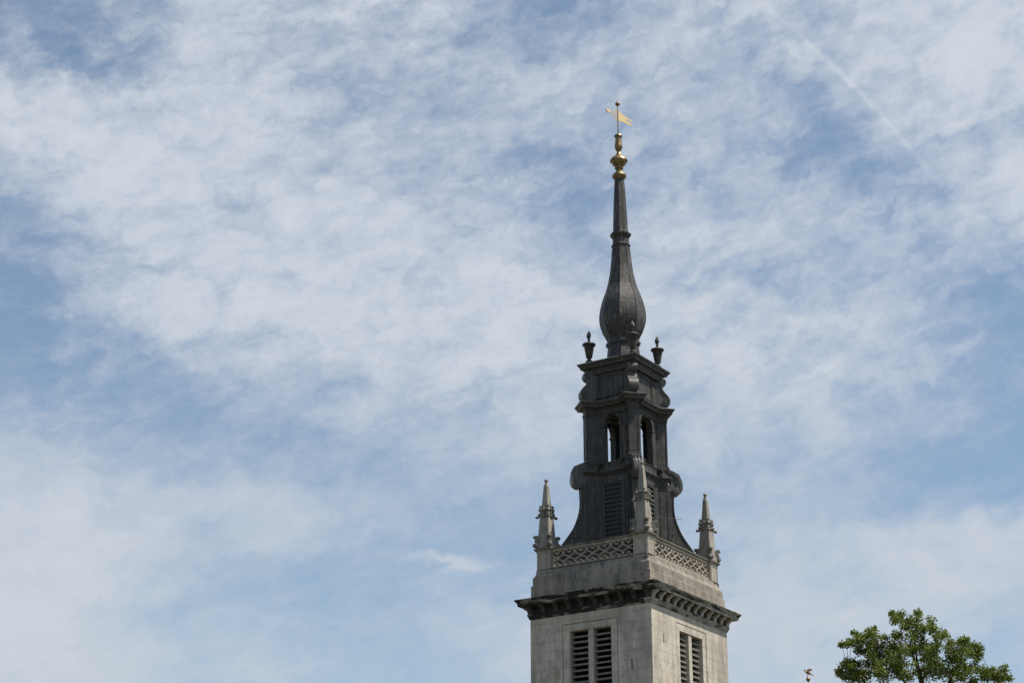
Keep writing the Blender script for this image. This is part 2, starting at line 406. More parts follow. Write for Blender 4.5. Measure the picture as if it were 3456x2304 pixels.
    def grid_wall(s, o, eu, ev, ub, vb, holes, depth, inward):
        """flat wall with rectangular holes and their reveals"""
        o, eu, ev, iw = Vector(o), Vector(eu), Vector(ev), Vector(inward)
        us = sorted(set(ub + [h[0] for h in holes] + [h[1] for h in holes])); vs_ = sorted(set(vb + [h[2] for h in holes] + [h[3] for h in holes]))
        flip = eu.cross(ev).dot(iw) > 0
        P = lambda a, b, d=0: o + eu * a + ev * b + iw * d
        def q(a, b, c, d):
            s.add([a, b, c, d], [(3, 2, 1, 0)] if flip else [(0, 1, 2, 3)])
        for i in range(len(us) - 1):
            for j in range(len(vs_) - 1):
                cu, cv = (us[i] + us[i + 1]) / 2, (vs_[j] + vs_[j + 1]) / 2
                if any(h[0] < cu < h[1] and h[2] < cv < h[3] for h in holes): continue
                q(P(us[i], vs_[j]), P(us[i + 1], vs_[j]), P(us[i + 1], vs_[j + 1]), P(us[i], vs_[j + 1]))
        for h in holes:
            d = h[4] if len(h) > 4 else depth
            a, b, c, e = h[:4]
            q(P(a, c), P(a, e), P(a, e, d), P(a, c, d)); q(P(b, e), P(b, c), P(b, c, d), P(b, e, d))
            q(P(a, e), P(b, e), P(b, e, d), P(a, e, d)); q(P(b, c), P(a, c), P(a, c, d), P(b, c, d))
    def obj(s, name, m_, parent=None, smooth=False, bevel=0.0, angle=35):
        me = bpy.data.meshes.new(name); me.from_pydata(s.v, [], s.f); me.update()
        import bmesh
        bm = bmesh.new(); bm.from_mesh(me)
        bmesh.ops.recalc_face_normals(bm, faces=bm.faces) if not getattr(s, 'keep', False) else None
        bm.to_mesh(me); bm.free()
        if smooth:
            for p in me.polygons: p.use_smooth = True
            try: me.set_sharp_from_angle(angle=R(angle))
            except Exception: pass
        me.materials.append(m_)
        o = bpy.data.objects.new(name, me); col.objects.link(o)
        if parent: o.parent = parent
        if bevel:
            md = o.modifiers.new('edge', 'BEVEL'); md.width = bevel; md.segments = 1; md.limit_method = 'ANGLE'; md.angle_limit = R(40)
        return o

def tag(o, label=None, cat=None, group=None, kind=None):
    if label: o['label'] = label
    if cat: o['category'] = cat
    if group: o['group'] = group
    if kind: o['kind'] = kind
    return o
def empty(name, loc, rz=0.0):
    o = bpy.data.objects.new(name, None); col.objects.link(o); o.location = loc; o.rotation_euler = (0, 0, rz); o.empty_display_size = 0.5
    return o
def dup(o, parent=None, loc=None, rz=None, scale=None):
    c = o.copy(); col.objects.link(c); c.parent = parent if parent else o.parent
    if loc is not None: c.location = loc
    if rz is not None: c.rotation_euler = (0, 0, rz)
    if scale is not None: c.scale = scale
    for ch in list(o.children):
        dup(ch, c)
    return c
def rect(bx, by): return [(-bx, -by), (bx, -by), (bx, by), (-bx, by)]

# ------------------------------------------------------------------ ground
g = MB(); g.add([(-3000, -3000, 0), (3000, -3000, 0), (3000, 3000, 0), (-3000, 3000, 0)], [(0, 1, 2, 3)])
tag(g.obj('ground', M['grass']), kind='structure')
g = MB(); g.box((5, 86, 0.002), (34, 40, 0.06))
tag(g.obj('paving', M['paving']), kind='structure')

# ------------------------------------------------------------------ the church tower (local x runs back along the sunlit side, local y back along the shaded side)
TX, TY, TRZ = 5.1796, 86.1677, R(57.1157)
tower = empty('church_tower', (TX, TY, 0), TRZ)
tag(tower, 'tall pale stone church tower with a dark lead lantern, corner pinnacles and a bulbous spire', 'church tower')
BX, BY = 3.468, 3.0

# shaft: four walls with window and slit openings
sh = MB(); ZT = 21.14
WT, WB = 20.70, 15.2
holeL = [(-1.36, 1.39, WB, WT, 0.07), (-2.045, -1.985, 18.40, 18.82, 0.5)]
holeR = [(-1.30, 1.45, WB, WT, 0.07), (-2.49, -2.43, 19.58, 19.97, 0.5)]
zb = [0.0, 8.0, ZT]
sh.keep = False
sh.grid_wall((-BX, 0, 0), (0, 1, 0), (0, 0, 1), [-BY, BY], zb, holeL, 0.1, (1, 0, 0))
sh.grid_wall((BX, 0, 0), (0, 1, 0), (0, 0, 1), [-BY, BY], zb, holeL[:1], 0.1, (-1, 0, 0))
sh.grid_wall((0, -BY, 0), (1, 0, 0), (0, 0, 1), [-BX, BX], zb, holeR, 0.1, (0, 1, 0))
sh.grid_wall((0, BY, 0), (1, 0, 0), (0, 0, 1), [-BX, BX], zb, holeR[:1], 0.1, (0, -1, 0))
sh.keep = True
shaft = sh.obj('tower_shaft', M['ashlar'], tower)
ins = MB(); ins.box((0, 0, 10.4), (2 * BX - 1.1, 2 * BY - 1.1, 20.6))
ins.obj('shade_backing', M['dark'], tower)  # near-black box, paints the shade behind the belfry louvres

def window(name, o, eu, iw, u0, u1, z0, z1, lights, zs0, sl_mat, fr_mat):
    """stone surround with mullion, one louvre per light"""
    o, eu, iw = Vector(o), Vector(eu), Vector(iw); ev = Vector((0, 0, 1))
    fr = MB(); g_ = 0.035
    def bar(a, b, c, d, d0, d1):
        P = lambda x, y, q: o + eu * x + ev * y + iw * q
        vs = [P(a, c, d0), P(b, c, d0), P(b, d, d0), P(a, d, d0), P(a, c, d1), P(b, c, d1), P(b, d, d1), P(a, d, d1)]
        fr.add(vs, [(0, 1, 2, 3), (7, 6, 5, 4), (0, 4, 5, 1), (1, 5, 6, 2), (2, 6, 7, 3), (3, 7, 4, 0)])
    zt = lights[0][2]
    a0, a1 = u0 + g_, u1 - g_
    l0, l1 = lights[0][0], lights[-1][1]
    bar(a0, l0, z0, zt, 0.012, 0.45); bar(l1, a1, z0, zt, 0.012, 0.45)
    bar(a0, a1, zt, z1 - g_, 0.012, 0.45)
    for i in range(len(lights) - 1): bar(lights[i][1], lights[i + 1][0], z0, zt, 0.05, 0.45)
    bar(a0, a1, z0 - 0.25, z0, -0.04, 0.45)
    bar(u0 - 0.01, u0 + g_, z0, z1, 0.072, 0.12); bar(u1 - g_, u1 + 0.01, z0, z1, 0.072, 0.12); bar(u0 + g_, u1 - g_, z1 - g_, z1 + 0.01, 0.072, 0.12)
    W = fr.obj(name, fr_mat, tower)
    for (a, b, t) in lights:
        lv = MB(); z = t - 0.22
        while z > zs0:
            P = lambda x, y, q: o + eu * x + ev * y + iw * q
            d0, d1, th, rs = 0.16, 0.46, 0.075, 0.035
            jz = random.uniform(-.016, .016); jt = random.uniform(-.012, .012)
            vs = [P(a - .02, z - th + jz, d0), P(b + .02, z - th + jz + jt, d0), P(b + .02, z + jz + jt, d0), P(a - .02, z + jz, d0),
                  P(a - .02, z - th + rs, d1), P(b + .02, z - th + rs, d1), P(b + .02, z + rs, d1), P(a - .02, z + rs, d1)]
            lv.add(vs, [(0, 1, 2, 3), (7, 6, 5, 4), (0, 4, 5, 1), (1, 5, 6, 2), (2, 6, 7, 3), (3, 7, 4, 0)])
            z -= 0.243
        lv.obj('louvre', sl_mat, W)
    return W
LL = [(-1.03, -0.12, 20.38), (0.12, 1.02, 20.38)]
LR = [(-1.00, -0.11, 20.38), (0.17, 1.10, 20.38)]
window('belfry_window', (-BX, 0, 0), (0, 1, 0), (1, 0, 0), -1.36, 1.39, WB, WT, LL, WB + .2, M['slat'], M['ashlar'])
window('belfry_window', (0, -BY, 0), (1, 0, 0), (0, 1, 0), -1.30, 1.45, WB, WT, LR, WB + .2, M['slat'], M['ashlar'])
window('belfry_window', (BX, 0, 0), (0, 1, 0), (-1, 0, 0), -1.36, 1.39, WB, WT, LL, WB + .2, M['slat'], M['ashlar'])
window('belfry_window', (0, BY, 0), (1, 0, 0), (0, -1, 0), -1.30, 1.45, WB, WT, LR, WB + .2, M['slat'], M['ashlar'])

# main cornice with scroll brackets
cn = MB()
def finerect(bx, by, st=0.22):
    c4 = rect(bx, by); out = []
    for i in range(4):
        a, b = Vector(c4[i]), Vector(c4[(i + 1) % 4]); m_ = max(1, int((b - a).length / st))
        out += [tuple(a.lerp(b, j / m_)) for j in range(m_)]
    return out
cn.sweep(finerect(BX, BY), [(-0.25, 21.10), (0.003, 21.10), (0.045, 21.13), (0.055, 21.19), (0.085, 21.22), (0.10, 21.27), (0.115, 21.33), (0.06, 21.345), (0.05, 21.60),
    (0.10, 21.645), (0.36, 21.665), (0.405, 21.67), (0.41, 21.695), (0.425, 21.80), (0.455, 21.83), (0.475, 21.85), (0.515, 21.915), (0.53, 21.93), (0.53, 21.958), (0.0, 22.07), (-0.3, 22.09)])
from mathutils import noise as mn
for i, (x, y, z) in enumerate(cn.v):
    if z > 21.84 and (abs(x) > BX + .3 or abs(y) > BY + .3):
        w_ = mn.noise(Vector((x * 2.3, y * 2.3, 3.0))) * 0.028 + mn.noise(Vector((x * 6.5, y * 6.5, 8.0))) * 0.012
        cn.v[i] = (x * (1 + w_ * .22), y * (1 + w_ * .22), z + w_ * .55)
cornice = cn.obj('cornice', M['crust'], tower)
def bracket(o, eu, iw, m_=None):
    k = MB()
    prof = [(0.02, 21.32), (-0.10, 21.335), (-0.125, 21.38), (-0.13, 21.44), (-0.165, 21.50), (-0.235, 21.55), (-0.30, 21.58), (-0.335, 21.62), (-0.335, 21.668), (0.02, 21.668)]
    k.extrude(prof, o, iw, (0, 0, 1), 0.21)
    return k.obj('bracket', m_ or M['bracket'], cornice)
for i in range(12):
    x = -3.40 + i * 6.80 / 11
    bracket((x, -BY, 0), None, (0, 1, 0)); bracket((x, BY, 0), None, (0, -1, 0))
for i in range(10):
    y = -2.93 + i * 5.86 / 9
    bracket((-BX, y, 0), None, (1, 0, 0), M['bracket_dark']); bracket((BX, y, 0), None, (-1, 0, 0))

# parapet: plinth courses, roof deck
pp = MB()
pp.sweep([tuple(q) for q in finerect(3.45, 2.98, 0.16)], [(-0.3, 22.03), (0.0, 22.03), (0.0, 22.58), (-0.025, 22.60), (-0.03, 22.62), (-0.055, 22.635), (-0.06, 22.93), (-0.085, 22.99), (-0.14, 23.06), (-0.185, 23.16), (-0.20, 23.26), (-0.21, 23.32), (-0.30, 23.325), (-0.6, 23.33)])
for i, (x, y, z) in enumerate(pp.v):   # worn arrises between the courses
    if 22.5 < z < 22.66 or 22.9 < z < 23.2:
        w_ = mn.noise(Vector((x * 3.1, y * 3.1, z))) * 0.02 + mn.noise(Vector((x * 8.0, y * 8.0, 5.0))) * 0.018
        if z < 22.66: pp.v[i] = (x * (1 + min(w_, 0) * .5), y * (1 + min(w_, 0) * .5), z + w_ * .6)
        else: pp.v[i] = (x, y, z + w_)
parapet = pp.obj('parapet', M['plinth'], tower)

# corner pedestals with copings
PCX, PCY, PH = 2.91, 2.44, 0.34
def pedestal(sx, sy):
    k = MB(); cx, cy = sx * PCX, sy * PCY
    pl = [(cx + x * PH, cy + y * PH) for x, y in ((-1, -1), (1, -1), (1, 1), (-1, 1))]
    k.sweep(pl, [(0.10, 22.0), (0.10, 22.62), (0.085, 22.66), (0.08, 22.92), (0.06, 23.0), (0.02, 23.1), (0.003, 23.22), (0.003, 24.10), (0.02, 24.11), (0.03, 24.15), (0.055, 24.178)])
    # raised rim round each sunk panel
    for (ex, ey) in ((sx, 0), (0, sy)):
        o = Vector((cx + ex * (PH + .005), cy + ey * (PH + .005), 0)); eu = Vector((-ey, ex, 0)) if True else None
        eu = Vector((abs(ey), abs(ex), 0))
        a, z0, z1 = PH - .06, 23.36, 24.05
        k.strip([(-a, z0), (a, z0), (a, z1), (-a, z1)], o, eu, (0, 0, 1), 0.055, 0.04, True)
        a2 = PH - 0.025
    P_ = k.obj('pedestal', M['carved'], tower)
    k = MB(); k.sweep(pl, [(0.05, 24.172), (0.062, 24.18), (0.075, 24.21), (0.105, 24.225), (0.11, 24.285), (0.04, 24.30), (0.04, 24.36), (0, 24.38)])
    k.obj('coping', M['coping'], P_)
    return P_
for sx in (-1, 1):
    for sy in (-1, 1): pedestal(sx, sy)

# pierced balustrades
def mirror(p): return [(-x, y) for x, y in p]
half = [(-0.010, 0.200), (-0.045, 0.222), (-0.050, 0.270), (-0.080, 0.322), (-0.14, 0.345), (-0.20, 0.328), (-0.242, 0.275), (-0.250, 0.210), (-0.236, 0.150), (-0.200, 0.105), (-0.145, 0.082), (-0.085, 0.066), (-0.050, 0.036), (-0.043, 0.0)]
halfp = half + [(x, -y) for x, y in half[-2::-1]]
def balustrade(o, eu, span0, span1, n, iw):
    k = MB(); o, eu, iw = Vector(o), Vector(eu), Vector(iw); zc = 23.765
    step = (span1 - span0) / n; fx_ = step / 0.548
    for i in range(n):
        c = o + eu * (span0 + step * (i + 0.5)) + Vector((0, 0, zc)) + iw * 0.09
        for pth in (halfp, mirror(halfp)):
            k.strip([(x * fx_, y) for x, y in pth], c, eu, (0, 0, 1), [0.055 if q in (0, len(pth) - 1) else 0.044 for q in range(len(pth))], 0.15)
        k.extrude([(-0.05, 0.04), (0.05, 0.04), (0.06, 0), (0.05, -0.04), (-0.05, -0.04), (-0.06, 0)], c, eu, (0, 0, 1), 0.14)
        for sz in (1, -1):
            k.extrude([(math.cos(q * math.pi / 4) * 0.036, sz * 0.215 + math.sin(q * math.pi / 4) * 0.04) for q in range(8)], c, eu, (0, 0, 1), 0.13)
    mid = o + eu * ((span0 + span1) / 2)
    L_ = span1 - span0
    alongx = abs(eu.x) > 0.5
    def rail(z, h, d, q):
        cc = mid + iw * q + Vector((0, 0, z)); k.box(cc, (L_, d, h) if alongx else (d, L_, h))
    rail(23.355, 0.10, 0.22, 0.09)
    rail(24.145, 0.07, 0.22, 0.09)
    B_ = k.obj('balustrade', M['carved'], tower)
    k = MB()
    rail(24.205, 0.05, 0.27, 0.09); rail(24.252, 0.044, 0.33, 0.09)
    k.obj('coping', M['coping'], B_)
    return B_
balustrade((-3.16, 0, 0), (0, 1, 0), -2.10, 2.10, 7, (1, 0, 0))
balustrade((3.16, 0, 0), (0, 1, 0), -2.10, 2.10, 7, (-1, 0, 0))
balustrade((0, -2.69, 0), (1, 0, 0), -2.58, 2.58, 9, (0, 1, 0))
balustrade((0, 2.69, 0), (1, 0, 0), -2.58, 2.58, 9, (0, -1, 0))

# corner pinnacles: obelisk, ball, two tiers of leafy crockets and scrolled feet (built once, origin on the pedestal)
def blob(k, c, r, sq=(1, 1, 1), n=8, m_=6):
    st = len(k.v); k.sphere((0, 0, 0), 1.0, n, m_)
    for i in range(st, len(k.v)):
        x, y, z = k.v[i]; j = 1 + random.uniform(-.22, .22)
        k.v[i] = (c[0] + x * r * sq[0] * j, c[1] + y * r * sq[1] * j, c[2] + z * r * sq[2] * j)
ob = MB()
def sq4(h): return [(-h, -h), (h, -h), (h, h), (-h, h)]
ob.sweep(sq4(0.3), [(0.05, 24.33), (0.05, 24.44), (0.02, 24.47), (0.0, 24.55), (-0.015, 24.85), (-0.07, 25.68), (-0.085, 25.70), (-0.125, 26.22), (-0.14, 26.24), (-0.208, 27.20), (-0.245, 27.35), (-0.255, 27.40)])
pin = ob.obj('pinnacle', M['pinn'], tower, bevel=0.012)
bl = MB(); bl.sphere((0, 0, 27.47), 0.092, 16, 10); bl.obj('ball', M['pinn'], pin, smooth=True)
for sx in (-1, 1):
    for sy in (-1, 1):
        d = Vector((sx, sy, 0)).normalized(); tz = (0, 0, 1)
        k = MB()
        k.extrude([(0.30, 24.34), (0.56, 24.35), (0.60, 24.44), (0.56, 24.54), (0.49, 24.62), (0.47, 24.72), (0.53, 24.77), (0.57, 24.83), (0.54, 24.89), (0.45, 24.90), (0.39, 24.86), (0.30, 24.80)], (0, 0, 0), d, tz, 0.17)
        blob(k, d * 0.55 + Vector((0, 0, 24.83)), 0.075); blob(k, d * 0.52 + Vector((0, 0, 24.45)), 0.13, (1, 1, .85))
        blob(k, d * 0.46 + Vector((0, 0, 24.66)), 0.09)
        k.obj('scrolled_foot', M['crocket'], pin)
        k = MB()
        blob(k, d * 0.385 + Vector((0, 0, 25.76)), 0.085, (1.15, 1.15, .75)); blob(k, d * 0.45 + Vector((0, 0, 25.74)), 0.06)
        blob(k, d * 0.30 + Vector((0, 0, 25.88)), 0.085); blob(k, d * 0.275 + Vector((0, 0, 26.08)), 0.095, (1, 1, 1.2)); blob(k, d * 0.26 + Vector((0, 0, 26.24)), 0.075, (1, 1, 1))
        k.obj('crocket', M['crocket'], pin, smooth=True, angle=60)
for ex, ey in ((1, 0), (-1, 0), (0, 1), (0, -1)):
    k = MB()
    for z, r in ((25.80, 0.075), (26.12, 0.06), (25.95, 0.06), (26.03, .05), (25.88, .06)): blob(k, (ex * 0.235, ey * 0.235, z), r)
    k.obj('leaf', M['crocket'], pin, smooth=True, angle=60)
PX, PY = 2.945, 2.452
pin.location = (-PX, -PY, 0)
for (sx, sy, rz) in ((1, -1, 90), (1, 1, 180), (-1, 1, 270)): dup(pin, tower, (sx * PX, sy * PY, 0), R(rz))

# ------------------------------------------------------------------ lead lantern
LX, LY = 1.214, 1.087           # half size of its core
FX, FY, FW = 1.465, 1.274, 0.45 # middle of the outer face of each diagonal buttress, and its width
q2 = math.sqrt(.5)
lantern = empty('lantern', (0, 0, 0)); lantern.parent = tower
CORN = [(-1, -1), (1, -1), (1, 1), (-1, 1)]
def finplan(ex=0.0, wd=FW):
    """core rectangle with a diagonal buttress on each corner, CCW"""
    out = []
    for sx, sy in CORN:
        d = Vector((sx, sy)) * q2; t = Vector((-d.y, d.x))
        c = Vector((sx * FX, sy * FY)) + d * ex
        a, b = c - t * wd / 2, c + t * wd / 2
        def hitx(p):   # run inward until the wall x = +-LX
            s_ = (abs(p.x) - LX) / q2; return p - d * s_
        def hity(p):
            s_ = (abs(p.y) - LY) / q2; return p - d * s_
        # a comes first when walking CCW
        first_on_y = (sx * sy > 0)   # decide which wall each side meets
        if sx * sy > 0: ins_ = (hity(a), a, b, hitx(b)) if False else None
        pa = hity(a) if abs(hity(a).x) <= LX + 1e-6 else hitx(a)
        pb = hitx(b) if abs(hitx(b).y) <= LY + 1e-6 else hity(b)
        if abs(pa.x) > LX + 1e-6 or abs(pa.y) > LY + 1e-6: pa = hitx(a)
        out += [tuple(pa), tuple(a), tuple(b), tuple(pb)]
    return out
PLAN = finplan()

# lower stage: louvred core and buttresses
k = MB(); z0, z1 = 23.3, 28.02
hL = [(-0.60, 0.60, 24.4, 27.42)]; hR = [(-0.72, 0.72, 24.4, 27.45)]
k.keep = True
k.grid_wall((-LX, 0, 0), (0, 1, 0), (0, 0, 1), [-LY, LY], [z0, z1], hL, 0.08, (1, 0, 0))
k.grid_wall((LX, 0, 0), (0, 1, 0), (0, 0, 1), [-LY, LY], [z0, z1], hL, 0.08, (-1, 0, 0))
k.grid_wall((0, -LY, 0), (1, 0, 0), (0, 0, 1), [-LX, LX], [z0, z1], hR, 0.08, (0, 1, 0))
k.grid_wall((0, LY, 0), (1, 0, 0), (0, 0, 1), [-LX, LX], [z0, z1], hR, 0.08, (0, -1, 0))
k.obj('lantern_wall', M['lead'], lantern)
k = MB(); k.box((0, 0, 25.6), (2 * LX - .75, 2 * LY - .75, 4.7)); k.obj('shade_backing', M['dark'], lantern)  # near-black box painted as shade inside the lantern
def lv_win(o, eu, iw, hw, zt, zb_, fw):
    o, eu, iw = Vector(o), Vector(eu), Vector(iw); ev = Vector((0, 0, 1)); k = MB()
    lo, hi = 24.42, zt + 0.05
    pts = [(-hw - .06, lo), (-hw - .06, zt + .06), (hw + .06, zt + .06), (hw + .06, lo)]
    k.strip(pts, o + iw * 0.05, eu, ev, 0.12, 0.13)
    k.strip([(-fw + .03, lo), (-fw + .03, zt + .13), (fw - .03, zt + .13), (fw - .03, lo)], o + iw * 0.02, eu, ev, 0.05, 0.10)
    P = lambda x, y, q: o + eu * x + ev * y + iw * q
    k.add([P(-fw - .02, lo - .2, .085), P(fw + .02, lo - .2, .085), P(fw + .02, zt + .2, .085), P(-fw - .02, zt + .2, .085)], [(0, 1, 2, 3)])
    z = zt - 0.12
    while z > zb_:
        a, b = -hw, hw
        vs = [P(a, z - .05, .0), P(b, z - .05, .0), P(b, z, -.005), P(a, z, -.005), P(a, z + .05, .084), P(b, z + .05, .084), P(b, z + .11, .084), P(a, z + .11, .084)]
        k.add(vs, [(0, 1, 2, 3), (7, 6, 5, 4), (0, 4, 5, 1), (1, 5, 6, 2), (2, 6, 7, 3), (3, 7, 4, 0)])
        z -= 0.205
    return k.obj('louvre', M['lead_slat'], lantern)
lv_win((-LX, 0, 0), (0, 1, 0), (1, 0, 0), .43, 27.33, 24.5, .60)
lv_win((LX, 0, 0), (0, 1, 0), (-1, 0, 0), .43, 27.33, 24.5, .60)
lv_win((0, -LY, 0), (1, 0, 0), (0, 1, 0), .54, 27.36, 24.5, .72)
lv_win((0, LY, 0), (1, 0, 0), (0, -1, 0), .54, 27.36, 24.5, .72)

def corner_frame(sx, sy, ex=0.0):
    d = Vector((sx * q2, sy * q2, 0)); t = Vector((-d.y, d.x, 0))
    return Vector((sx * FX, sy * FY, 0)) + d * ex, d, t
UP = Vector((0, 0, 1))
for sx, sy in CORN:
    o, d, t = corner_frame(sx, sy); ang = math.atan2(d.y, d.x)
    # buttress pier with raised panel edges
    k = MB(); L_ = 0.80
    k.box(o - d * L_ / 2 + UP * 25.665, (L_, FW, 4.73), ang)
    for s_ in (-1, 1):
        so = o - d * 0.0 + t * (s_ * (FW / 2 + .004))
        k.strip([(-0.05, 23.6), (-0.05, 27.55), (-0.40, 27.55), (-0.40, 23.6)], so, d, UP, 0.035, 0.035)
    k.obj('buttress', M['lead'], lantern)
    # swept foot below the scroll
    k = MB()
    prof = [(-0.02, 27.45), (0.27, 27.45), (0.245, 27.1), (0.235, 26.65), (0.27, 26.26), (0.37, 25.88), (0.54, 25.46), (0.75, 25.12), (1.0, 24.77), (1.16, 24.55), (1.28, 24.38), (1.42, 24.20), (1.45, 23.3), (-0.02, 23.3)]
    prof = prof[:1] + smooth_path(prof[1:12], 3) + prof[12:]
    k.extrude(prof, o, d, UP, 0.36)
    outer = prof[1:32]
    for s_ in (-1, 1):   # rolled edges
        k.tube([o + d * p[0] + UP * p[1] + t * (s_ * 0.18) for p in outer], 0.035, 6)
    k.obj('swept_foot', M['lead'], lantern)
    # C-scroll
    k = MB()
    cpath = [(-0.30, 28.33), (-0.05, 28.345), (0.12, 28.325), (0.28, 28.25), (0.42, 28.12), (0.52, 27.95), (0.565, 27.75), (0.555, 27.55), (0.49, 27.42), (0.38, 27.36), (0.28, 27.41), (0.22, 27.50)]
    wd = [0.16, 0.17, 0.19, 0.21, 0.23, 0.25, 0.26, 0.26, 0.24, 0.21, 0.17, 0.12]
    cfine = smooth_path([p + (q,) for p, q in zip(cpath, wd)], 4)
    k.strip([p[:2] for p in cfine], o, d, UP, [p[2] for p in cfine], 0.44)
    for s_ in (-1, 1):
        k.strip([p[:2] for p in cfine[4:]], o + t * (s_ * 0.215), d, UP, 0.05, 0.05)
        pth = [(cx_ , cz_) for cx_, cz_ in cpath[1:]]
        eye = o + d * 0.40 + UP * 27.53 + t * (s_ * 0.215)
        k.extrude([(math.cos(q * math.pi / 6) * .11, math.sin(q * math.pi / 6) * .11) for q in range(12)], eye, d, UP, 0.06)
    k.extrude([(-0.02, 28.27), (0.30, 28.20), (0.48, 27.95), (0.50, 27.55), (0.38, 27.40), (-0.02, 27.42), (-0.02, 27.74), (0.13, 27.74), (0.17, 27.86), (0.10, 27.97), (-0.02, 27.99)], o, d, UP, 0.34)
    # flutes on its back
    for s_ in (-0.14, 0.0, 0.14):
        k.tube([o + d * (p[0] + .5 * w_ * (1 if i > 2 else .0)) + UP * (p[1] + (.5 * w_ if i < 4 else 0)) + t * s_ for i, (p, w_) in enumerate(zip(cpath[1:6], wd[1:6]))], 0.045, 6)
    k.obj('scroll', M['lead_roll'], lantern, smooth=True)
    # pedestal course with its volutes, parallel to the walls
    k = MB()
    a, b = o - t * FW / 2, o + t * FW / 2
    if sx * sy > 0: pa, pb = a, b
    p_x = (sx * 1.50, sy * .58); p_y = (sx * .80, sy * 1.33)
    e1 = (a.x, a.y); e2 = (b.x, b.y)
    near_x = e1 if abs(e1[0]) > abs(e2[0]) else e2; near_y = e2 if near_x is e1 else e1
    poly = [(sx * 1.1, sy * .58), p_x, (sx * 1.56, sy * 1.0), near_x, near_y, (sx * 1.2, sy * 1.40), p_y, (sx * .80, sy * 0.98)]
    poly = [(x, y) for x, y in poly]
    if sum(poly[i - 1][0] * poly[i][1] - poly[i][0] * poly[i - 1][1] for i in range(len(poly))) < 0: poly.reverse()
    k.sweep(poly, [(-0.02, 28.03), (-0.02, 28.30), (0.015, 28.33), (0.03, 28.38), (0.03, 28.41), (0.0, 28.425)])
    for oo, eu_ in ((Vector((sx * 1.50, sy * .62, 28.27)), Vector((0, 1, 0))), (Vector((sx * .84, sy * 1.34, 28.27)), Vector((1, 0, 0)))):
        sp_ = [(0.135 * (1 - i / 22) * math.cos(i * .62), 0.135 * (1 - i / 22) * math.sin(i * .62)) for i in range(19)]
        k.extrude([(math.cos(q * math.pi / 7) * .125, math.sin(q * math.pi / 7) * .125) for q in range(14)], oo, eu_, UP, 0.14)
        k.strip(sp_, oo, eu_, UP, 0.028, 0.20)
    k.obj('volute', M['lead'], lantern)

# ledge between the two stages
k = MB()
k.sweep(PLAN, [(-0.3, 27.80), (0.0, 27.80), (0.03, 27.86), (0.09, 27.93), (0.13, 27.96), (0.135, 28.0), (-0.05, 28.035)])
k.sweep(rect(LX, LY), [(-.3, 28.02), (0.10, 28.02), (0.10, 28.30), (0.13, 28.33), (0.14, 28.37), (0.05, 28.42), (-0.3, 28.43)])
k.obj('ledge', M['lead'], lantern)
k = MB()
k.sweep(PLAN, [(0.118, 28.001), (0.142, 28.001), (0.142, 28.02), (0.118, 28.03)], False, False)
k.obj('sunlit_edge', M['lead_sunlit'], lantern)  # pale strip paints the bright sunlit line of the ledge

# open arcade stage
def arch_wall(o, eu, iw, W, hw, zs, za, zb0=28.42, zt=30.75, th=0.26):
    o, eu, iw = Vector(o), Vector(eu), Vector(iw); k = MB(); N = 12
    arc = [(-hw * math.cos(math.pi / 2 * i / N), zs + (za - zs) * math.sin(math.pi / 2 * i / N)) for i in range(N + 1)]
    left_ = [(-W, zb0), (-hw, zb0)] + arc + [(0, zt), (-W, zt)]
    for sgn in (1, -1):
        k.extrude([(sgn * x, z) for x, z in left_], o + iw * th / 2, eu, UP, th)
    full = [(x, z) for x, z in arc] + [(-x, z) for x, z in arc[-2::-1]]
    grow = [(x * (1 + .075 / hw), zs + (z - zs) * (1 + .075 / (za - zs))) for x, z in full]
    k.strip(grow, o - iw * 0.0, eu, UP, 0.11, 0.07)
    for sgn in (-1, 1):
        k.extrude([(sgn * (hw - .03), zs - .16), (sgn * (hw + .16), zs - .16), (sgn * (hw + .17), zs - .08), (sgn * (hw + .17), zs - .05), (sgn * (hw - .035), zs - .05)], o + iw * (th / 2 - .03), eu, UP, th + .05)
        k.extrude([(sgn * (hw + .02), zb0), (sgn * (hw + .13), zb0), (sgn * (hw + .13), zs - .17), (sgn * (hw + .02), zs - .17)], o + iw * .0, eu, UP, .05)
    A_ = k.obj('arch', M['lead'], lantern)
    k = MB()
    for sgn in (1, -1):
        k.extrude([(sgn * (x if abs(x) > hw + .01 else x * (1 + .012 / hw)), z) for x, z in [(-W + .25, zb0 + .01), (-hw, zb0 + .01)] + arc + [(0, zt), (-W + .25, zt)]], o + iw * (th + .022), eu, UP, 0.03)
    k.obj('shade_sheet', M['dark'], A_)  # near-black sheet added to make the arcade look unlit inside
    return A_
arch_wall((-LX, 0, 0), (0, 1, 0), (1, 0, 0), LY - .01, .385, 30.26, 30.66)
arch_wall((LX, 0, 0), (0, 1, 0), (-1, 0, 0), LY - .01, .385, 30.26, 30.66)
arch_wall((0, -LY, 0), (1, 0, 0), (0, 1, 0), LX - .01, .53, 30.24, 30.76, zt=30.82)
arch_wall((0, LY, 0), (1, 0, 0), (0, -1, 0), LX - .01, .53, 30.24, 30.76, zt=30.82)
k = MB(); k.box((0, 0, 30.86), (2 * LX - .2, 2 * LY - .2, .1)); k.obj('ceiling', M['dark'], lantern)  # ceiling coloured near-black to paint the shade inside
